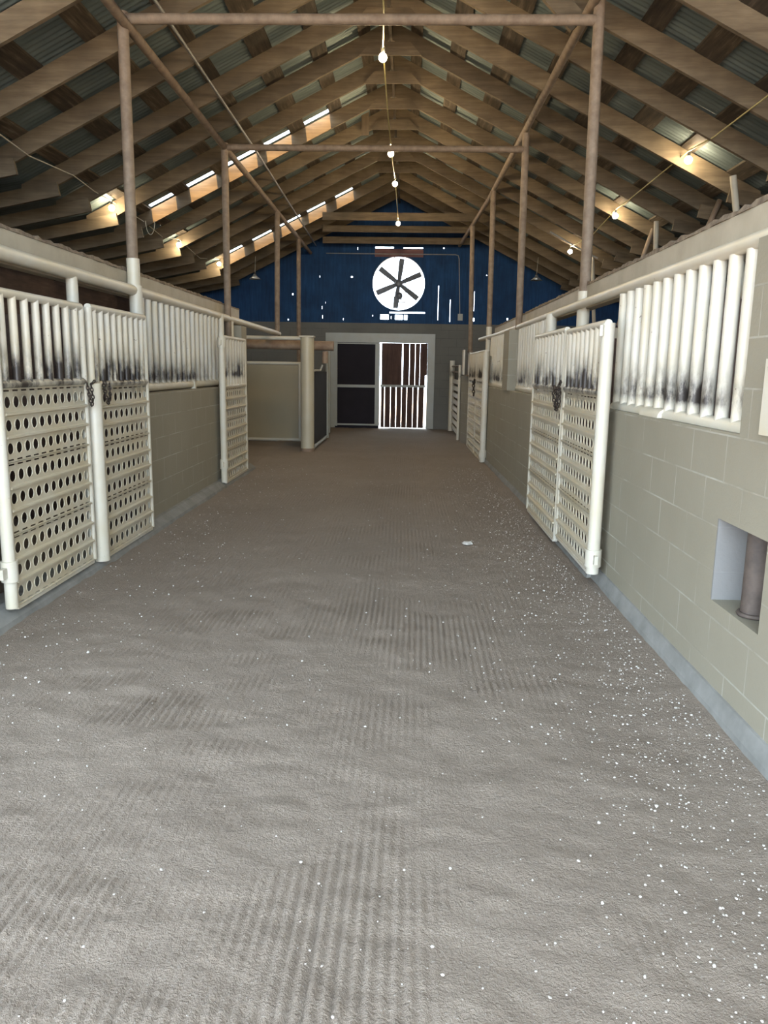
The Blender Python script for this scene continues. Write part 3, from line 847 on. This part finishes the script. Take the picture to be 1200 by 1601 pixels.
def plank(L, z0, z1, nh, side, holer):
    """perforated steel walkway plank: three rows of holes, ribs between, slotted edges"""
    mb = MB(); H = z1 - z0
    st = H * .052; rib = H * .055; row = (H - 2 * st - 2 * rib) / 3
    p = L / nh
    z = z0
    def slots(za, zb):
        h = zb - za
        for k in range(nh):
            a = k * p; b = a + p; s0 = a + p * .2; s1 = b - p * .2; y0 = za + h * .3; y1 = zb - h * .3
            us = [a, s0, s1, b]; vs_ = [za, y0, y1, zb]
            for i in range(3):
                for j in range(3):
                    if i == 1 and j == 1: continue
                    mb.add([(0, us[i], vs_[j]), (0, us[i + 1], vs_[j]), (0, us[i + 1], vs_[j + 1]), (0, us[i], vs_[j + 1])], [(0, 1, 2, 3)])
    slots(z, z + st); z += st
    for rr_ in range(3):
        for k in range(nh): cell_hole(mb, k * p, (k + 1) * p, z, z + row, holer, side)
        z += row
        if rr_ < 2:
            x0, x1 = (0, side * .022) if side > 0 else (side * .022, 0)
            mb.add([(0, 0, z), (side * .02, 0, z + rib * .25), (side * .02, 0, z + rib * .75), (0, 0, z + rib),
                    (0, L, z), (side * .02, L, z + rib * .25), (side * .02, L, z + rib * .75), (0, L, z + rib)],
                   [(0, 1, 5, 4), (1, 2, 6, 5), (2, 3, 7, 6), (0, 3, 2, 1), (4, 5, 6, 7)])
            z += rib
    slots(z, z + st)
    # folded edge flanges
    for zz in (z0 + .001, z1 - .001):
        mb.add([(0, 0, zz), (side * .014, 0, zz), (side * .014, L, zz), (0, L, zz), (0, 0, zz + .004), (side * .014, 0, zz + .004), (side * .014, L, zz + .004), (0, L, zz + .004)],
               [(3, 2, 1, 0), (4, 5, 6, 7), (0, 1, 5, 4), (1, 2, 6, 5), (2, 3, 7, 6), (3, 0, 4, 7)])
    return mb

def gate(label, x, ya, yb, side, zt, zm, zb, nbars, nh, stile_a=.03, stile_b=.03, rz=0, hinge=None, ext_a=0, grp='white stall gates', bar_r=.03, round_a=True):
    """gate leaf: origin at its near foot, runs along +y; side=+1 faces +x"""
    e = empty('stall_gate', label, 'gate', (x, ya, 0), rz, grp)
    L = yb - ya
    sa, sb = stile_a, stile_b
    mb = MB(); mb.tube([(0, sa, zb), (0, sa, zt + ext_a)], sa, 14); st0 = mb.build('stile', 'paint_clean', e)
    mb = MB(); mb.tube([(0, L - sb, zb), (0, L - sb, zt if sb < .045 else zm + .02)], sb, 14); mb.build('stile', 'paint_clean', e)
    mb = MB(); mb.tube([(0, sa, zt), (0, L - sb, zt)], .026, 12); mb.build('top_rail', 'paint_clean', e)
    mb = MB(); mb.tube([(0, sa, zm), (0, L - sb, zm)], .026, 12); mb.build('mid_rail', 'paint', e)
    i0, i1 = 2 * sa, L - 2 * sb
    for i in range(nbars):
        y = i0 + (i1 - i0) * (i + .5) / nbars
        mb = MB(); mb.tube([(0, y, zm), (0, y, zt)], bar_r, 10, cap=False); mb.build('bar', 'paint_grimy', e)
    z1 = zm - .022; H = (z1 - zb) / 3
    for k in range(3):
        pm = plank(i1 - i0, z1 - (k + 1) * H + .003, z1 - k * H - .003, nh, side, .034)
        pm.build('perforated_plank', 'paint_panel', e, loc=(side * .012, i0, 0))
    mb = MB(); mb.box((-.02, i0, zb - .02), (.02, i1, zb + .012)); mb.build('bottom_rail', 'paint', e)
    if hinge:
        for (zz, y0, y1) in hinge:
            mb = MB(); mb.box((-.012, y0, zz - .03), (.012, y1, zz + .03)); mb.tube([(0, sa, zz - .06), (0, sa, zz + .06)], sa + .012, 12); mb.build('hinge', 'paint_clean', st0)
    return e
ga = gate('white left leaf of the double gate nearest on the left, cut by the frame edge', -2.27, 4.18, 5.41, 1, 1.885, 1.38, .10, 8, 11, .036, .026, hinge=[(.32, -.06, .03), (1.74, -.06, .03)], bar_r=.0245)
gb = gate('white right leaf of the double gate nearest on the left, with thick meeting post', -2.27, 5.49, 6.70, 1, 1.895, 1.355, .075, 9, 10, .028, .026, bar_r=.025)
mb = MB(); mb.tube([(.015, .02, .06), (.015, .02, 1.365)], .056, 16); mb.build('meeting_post', 'paint_clean', gb)
gate('white single gate standing beyond the left bar grille', -2.27, 9.42, 10.80, 1, 1.85, 1.25, .07, 8, 11, .04, .028, hinge=[(.30, -.05, .03), (1.78, -.05, .03)], bar_r=.026)
gc = gate('white near leaf of the chained double gate on the right, thick hinge post', 1.30, 5.15, 6.46, -1, 1.815, 1.36, .13, 8, 12, .044, .024, hinge=[(.24, -.05, .03)], bar_r=.025)
mb = MB(); mb.beam((-.055, .0, 1.765), (.13, .34, 1.765), .02, .07); mb.build('hinge_strap', 'paint_clean', gc)
gd = gate('white far leaf of the chained double gate on the right, bars rubbed dark', 1.30, 6.49, 8.06, -1, 1.835, 1.355, .07, 9, 13, .024, .026, bar_r=.0265)
ge = gate('white near leaf of the farther double gate on the right', 1.245, 12.55, 13.9, -1, 1.80, 1.33, .02, 8, 12, .05, .026, rz=.012, hinge=[(.15, -.05, .03)])
mb = MB(); mb.beam((0.0, .03, 1.70), (.12, .33, 1.70), .02, .055); mb.build('hinge_strap', 'paint_clean', ge)
gf = gate('white far leaf of the farther double gate on the right', 1.225, 13.93, 15.30, -1, 1.80, 1.33, .02, 8, 12, .026, .03, rz=.012)
# slatted gate near the end wall on the right
gs = empty('slatted_gate', 'white slatted gate with a thick post, last on the right near the end wall', 'gate', (1.10, 16.7, 0))
mb = MB(); mb.tube([(-.02, 2.55, 0), (-.02, 2.55, 1.72)], .065, 14); mb.build('post', 'paint', gs)
for k in range(8):
    mb = MB(); z = .10 + k * .155; mb.box((-.012, 0.02, z), (.012, 2.5, z + .095)); mb.build('slat', 'paint', gs)
mb = MB(); mb.tube([(0, .02, 0), (0, .02, 1.6)], .03, 12); mb.build('stile', 'paint', gs)
for z in (1.45, 1.58):
    mb = MB(); mb.tube([(0, .02, z), (-.02, 2.5, z)], .02, 10); mb.build('rail', 'rust', gs)
# white panel on the far right block wall
wp = empty('stall_screen', 'white metal screen standing on the last block wall on the right', 'panel', (1.215, 15.45, 1.405))
mb = MB(); mb.box((-.015, 0, 0), (.015, .36, .44)); mb.build('panel', 'paint', wp)
mb = MB(); mb.box((-.09, .62, 0), (-.06, 1.0, .50)); mb.build('panel', 'paint', wp)
mb = MB(); mb.box((-.08, .0, -.02), (.03, .62, .0)); mb.build('sill', 'rust', wp)
mb = MB(); mb.box((-.03, .0, .44), (.04, .45, .47)); mb.build('cap', 'rust', wp)
# jamb angle at the near right wall end
mb = MB(); mb.box((XR - .004, 5.50, .0), (XR + .16, 5.512, 1.25)); mb.box((XR - .004, 5.44, .0), (XR - .0005, 5.512, 1.25))
tag(mb.build('jamb_angle', 'paint_clean'), 'narrow white steel edge on the block wall beside the chained double gate', 'jamb')
mb = MB(); mb.box((XR - .03, 2.70, 1.27), (XR - .001, 3.045, 1.56))
tag(mb.build('wall_panel', 'paint_clean'), 'white panel on the block wall at the right frame edge', 'panel')

# chains -----------------------------------------------------------------------------------
def chain(name, label, cat, pts, R=.024, r=.006):
    mb = MB(); pts = [Vector(p) for p in pts]
    # resample
    seg = []
    for a, b in zip(pts[:-1], pts[1:]):
        n = max(1, int((b - a).length / (R * 1.5)))
        for i in range(n): seg.append((a.lerp(b, (i + .5) / n), (b - a).normalized()))
    for i, (c, dd) in enumerate(seg):
        o1 = dd.cross(Vector((1, .3, .2))).normalized()
        nrm = o1 if i % 2 else dd.cross(o1)
        q = nrm.normalized(); u_ = dd; 
        n = 10; k = 5; vs = []; fs = []
        w_ = q.cross(u_)
        for a in range(n):
            t = 2 * PI * a / n; e_ = u_ * math.cos(t) * R + w_ * math.sin(t) * R * .6; en = e_.normalized()
            for j in range(k):
                s_ = 2 * PI * j / k; vs.append(c + e_ + (en * math.cos(s_) + q * math.sin(s_)) * r)
        for a in range(n):
            for j in range(k): fs.append((a * k + j, ((a + 1) % n) * k + j, ((a + 1) % n) * k + (j + 1) % k, a * k + (j + 1) % k))
        mb.add(vs, fs, True)
    return tag(mb.build(name, 'chain'), label, cat, 'dark gate chains')
chain('gate_chain', 'dark chain loop hanging at the left meeting edge of the near left gate', 'chain', [(-2.225, 5.33, 1.37), (-2.215, 5.34, 1.28), (-2.215, 5.37, 1.21), (-2.215, 5.40, 1.26), (-2.225, 5.40, 1.36), (-2.22, 5.46, 1.385)], .015, .005)
chain('gate_chain', 'dark chain loop hanging right of the thick meeting post on the left', 'chain', [(-2.225, 5.62, 1.38), (-2.22, 5.65, 1.27), (-2.22, 5.69, 1.21), (-2.22, 5.73, 1.27), (-2.225, 5.74, 1.36)], .015, .005)
chain('gate_chain', 'bunched dark chain tying the two leaves of the right double gate', 'chain', [(1.245, 6.62, 1.36), (1.24, 6.52, 1.36), (1.24, 6.44, 1.37), (1.24, 6.38, 1.34), (1.245, 6.42, 1.24), (1.24, 6.50, 1.18), (1.245, 6.60, 1.22), (1.24, 6.66, 1.30), (1.235, 6.62, 1.38), (1.235, 6.46, 1.30), (1.24, 6.52, 1.20), (1.235, 6.40, 1.40), (1.23, 6.30, 1.42)], .020, .005)
chain('gate_chain', 'small dark chain on the farther double gate on the right', 'chain', [(1.175, 13.8, 1.34), (1.17, 13.9, 1.26), (1.17, 14.0, 1.30), (1.17, 13.92, 1.15), (1.17, 13.85, 1.05)], .035, .011)

# ------------------------------------------------------------------ far left bay
bp = empty('bay_divider', 'tan panel in a white frame closing the bay on the left', 'panel', (-4.6, 15.7, 0))
mb = MB(); mb.box((0, 0, .06), (2.38, .03, 1.55)); mb.build('panel', 'tan', bp)
mb = MB(); mb.tube([(0, 0, 1.575), (2.43, 0, 1.575)], .032, 10); mb.build('frame_rail', 'paint_clean', bp)
mb = MB(); mb.tube([(0, 0, .04), (2.43, 0, .04)], .032, 10); mb.build('frame_rail', 'paint_clean', bp)
mb = MB(); mb.tube([(2.41, 0, .04), (2.41, 0, 1.575)], .03, 10); mb.build('frame_stile', 'paint_clean', bp)
cp = empty('bollard_post', 'thick cream pipe post standing at the corner of the left bay', 'post', (-1.815, 14.0, 0))
mb = MB(); mb.tube([(0, 0, -.01), (0, 0, 2.03)], .122, 24); mb.build('post', 'cream', cp)
mb = MB(); mb.box((-.13, -.125, 2.03), (.13, .125, 2.055)); mb.build('cap_plate', 'cream', cp)
mb = MB(); mb.tube([(0, 0, -.01), (0, 0, .05)], .126, 24); mb.build('rust_ring', 'rustpipe', cp)
mb = MB(); mb.tube([(-4.6, 14.05, 2.02), (-1.93, 14.0, 2.01)], .035, 12); tag(mb.build('bay_rail', 'paint_clean'), 'white pipe rail across the top of the left bay into the cream post', 'rail')
mb = MB(); mb.tube([(-4.8, 14.55, 1.935), (-1.40, 14.62, 1.90)], .088, 16); tag(mb.build('rusty_pipe', 'rustpipe'), 'thick rusty pipe lying level behind the cream post', 'pipe')
sg = empty('side_panel', 'dark panel gate running lengthwise behind the cream post', 'gate', (-1.72, 14.2, 0))
mb = MB(); mb.box((-.012, 0, .10), (.012, 2.1, 1.42)); mb.build('panel', 'darkpanel', sg)
mb = MB(); mb.tube([(0, -.05, .06), (0, 2.15, .06)], .035, 10); mb.build('bottom_rail', 'paint_grey', sg)
mb = MB(); mb.tube([(0.02, 2.15, .03), (0.02, 2.15, 2.02)], .035, 12); mb.build('end_stile', 'paint_grey', sg)
mb = MB(); mb.tube([(0, .1, 1.45), (.06, .5, 1.45), (.10, .52, 1.55)], .018, 8); mb.build('latch_rod', 'paint_clean', sg)
mb = MB(); mb.tube([(.16, .4, 1.8), (.16, .4, 1.58)], .055, 12); mb.build('pipe_stub', 'rustpipe', sg)
mb = MB(); mb.box((-1.86, 18.0, 0), (-1.80, 18.08, 2.10)); tag(mb.build('jamb_post', 'paint_grey'), 'grey-white jamb post between the dark panel gate and the end doors', 'post')

# ------------------------------------------------------------------ lights
def bulb_at(p, label, grp, r=.038, mat='bulb'):
    e = empty('light_bulb', label, 'light bulb', p, 0, grp)
    mb = MB(); prof = []
    for i in range(13):
        a = PI * i / 12; prof.append((max(.0, r * math.sin(a)) if 0 < i < 12 else 0.0, -r * math.cos(a) * 1.0 - r))
    prof[12] = (.014, prof[11][1] + .012); prof[11] = (.016, prof[11][1])
    mb.lathe((0, 0, 0), prof, (0, 0, 1), 16); o = mb.build('glass', mat, e)
    mb = MB(); mb.tube([(0, 0, -.01), (0, 0, .05)], .018, 10); mb.build('socket', 'socket', e)
    return e
def cord(pts, r, label, mat='cord'):
    mb = MB(); mb.tube(pts, r, 6); return tag(mb.build('extension_cord', mat), label, 'cord', 'cords of the light strings')
C = [(-.295, 7.73, 4.36), (-.289, 10.80, 4.32), (-.268, 12.65, 4.36), (-.26, 15.9, 4.35)]
for i, p in enumerate(C): bulb_at(p, 'bare glowing bulb on the middle cord under the peak, %s from the camera' % ORD[i], 'bulbs on the middle cord')
cord([(-.26, 4.8, 4.52), (-.262, 6.95, 4.40), (-.28, 7.4, 4.40), (-.295, 7.73, 4.41), (-.292, 9.2, 4.34), (-.289, 10.6, 4.355), (-.289, 10.80, 4.37), (-.28, 11.7, 4.36), (-.268, 12.65, 4.41), (-.262, 14.3, 4.37), (-.26, 15.9, 4.40), (-.262, 15.95, 4.28)], .008, 'yellow light cord strung down the middle of the barn')
CL = [(-4.15, 11.1, 3.67), (-4.10, 14.1, 3.64), (-4.09, 17.0, 3.69)]
for i, p in enumerate(CL): bulb_at(p, 'bare glowing bulb under the left eave rafters, %s from the camera' % ORD[i], 'bulbs along the left rafters', .04, 'bulb_low')
cord([(-3.96, 6.5, 3.66), (-3.96, 7.8, 3.65), (-4.0, 8.44, 3.625), (-3.94, 9.38, 3.655), (-3.99, 10.12, 3.635), (-4.15, 11.1, 3.72), (-4.1, 12.3, 3.66), (-4.14, 13.3, 3.60), (-4.10, 14.1, 3.69), (-4.1, 15.5, 3.56), (-4.09, 17.0, 3.74)], .007, 'pale light cord sagging along the left rafters', 'cordw')
CR = [(3.06, 9.2, 3.87), (3.02, 12.1, 3.82), (2.955, 15.0, 3.73)]
for i, p in enumerate(CR): bulb_at(p, 'bare glowing bulb under the right rafters, %s from the camera' % ORD[i], 'bulbs along the right rafters', .04, 'bulb_low')
cord([(2.99, 6.0, 3.83), (2.996, 7.14, 3.825), (2.998, 8.32, 3.825), (3.05, 9.2, 3.92), (2.97, 10.25, 3.84), (2.985, 11.34, 3.835), (3.02, 12.1, 3.87), (2.97, 13.4, 3.70), (2.955, 15.0, 3.78)], .008, 'yellow light cord strung along the right rafters')
for (p, lab) in (((-3.52, 18.0, 3.55), 'dim hanging lamp with a conical reflector at the far left'), ((2.83, 18.0, 3.60), 'dim hanging lamp with a conical reflector at the far right')):
    e = empty('reflector_lamp', lab, 'lamp', p, 0, 'reflector lamps near the end wall')
    mb = MB(); mb.lathe((0, 0, 0), [(.03, .0), (.035, -.03), (.13, -.10), (.135, -.10), (.04, -.02), (.03, .01)], (0, 0, 1), 20); mb.build('shade', 'reflector', e)
    mb = MB(); mb.tube([(0, 0, 0), (0, 0, .06)], .025, 10); mb.build('socket', 'socket', e)
    mb = MB(); mb.tube([(0, 0, .05), (.02, 0, .4)], .006, 6); mb.build('cord', 'cordw', e)

# ------------------------------------------------------------------ world, sun
wld = bpy.data.worlds.new('world'); scene.world = wld; wld.use_nodes = True
bg = wld.node_tree.nodes['Background']
bg.inputs[0].default_value = (0.72, 0.86, 1.0, 1); bg.inputs[1].default_value = 3.1
sun = bpy.data.lights.new('sun', 'SUN'); sun.energy = 7.0; sun.angle = math.radians(0.6); sun.color = (1.0, 0.62, 0.27)
so = bpy.data.objects.new('sun', sun); COL.objects.link(so)
dirv = Vector((0.10, math.cos(math.radians(66)), -math.sin(math.radians(66))))
so.rotation_euler = dirv.to_track_quat('-Z', 'Y').to_euler(); so.location = (0, -10, 20)
# sky portals at the real openings
def portal_light(loc, rot, sx, sy):
    a = bpy.data.lights.new('sky_portal', 'AREA'); a.shape = 'RECTANGLE'; a.size = sx; a.size_y = sy
    a.cycles.is_portal = True
    o = bpy.data.objects.new('sky_portal', a); COL.objects.link(o); o.location = loc; o.rotation_euler = rot
portal_light((-.3, Y_NEAR, 2.4), (math.radians(90), 0, 0), 13.0, 6.4)

scene.view_settings.view_transform = 'Standard'; scene.view_settings.look = 'None'
scene.view_settings.gamma = 1.0; scene.view_settings.use_curve_mapping = False
scene.view_settings.exposure = 2.05
scene.cycles.use_denoising = True
scene.cycles.max_bounces = 10; scene.cycles.diffuse_bounces = 6
scene.cycles.sample_clamp_indirect = 6.0
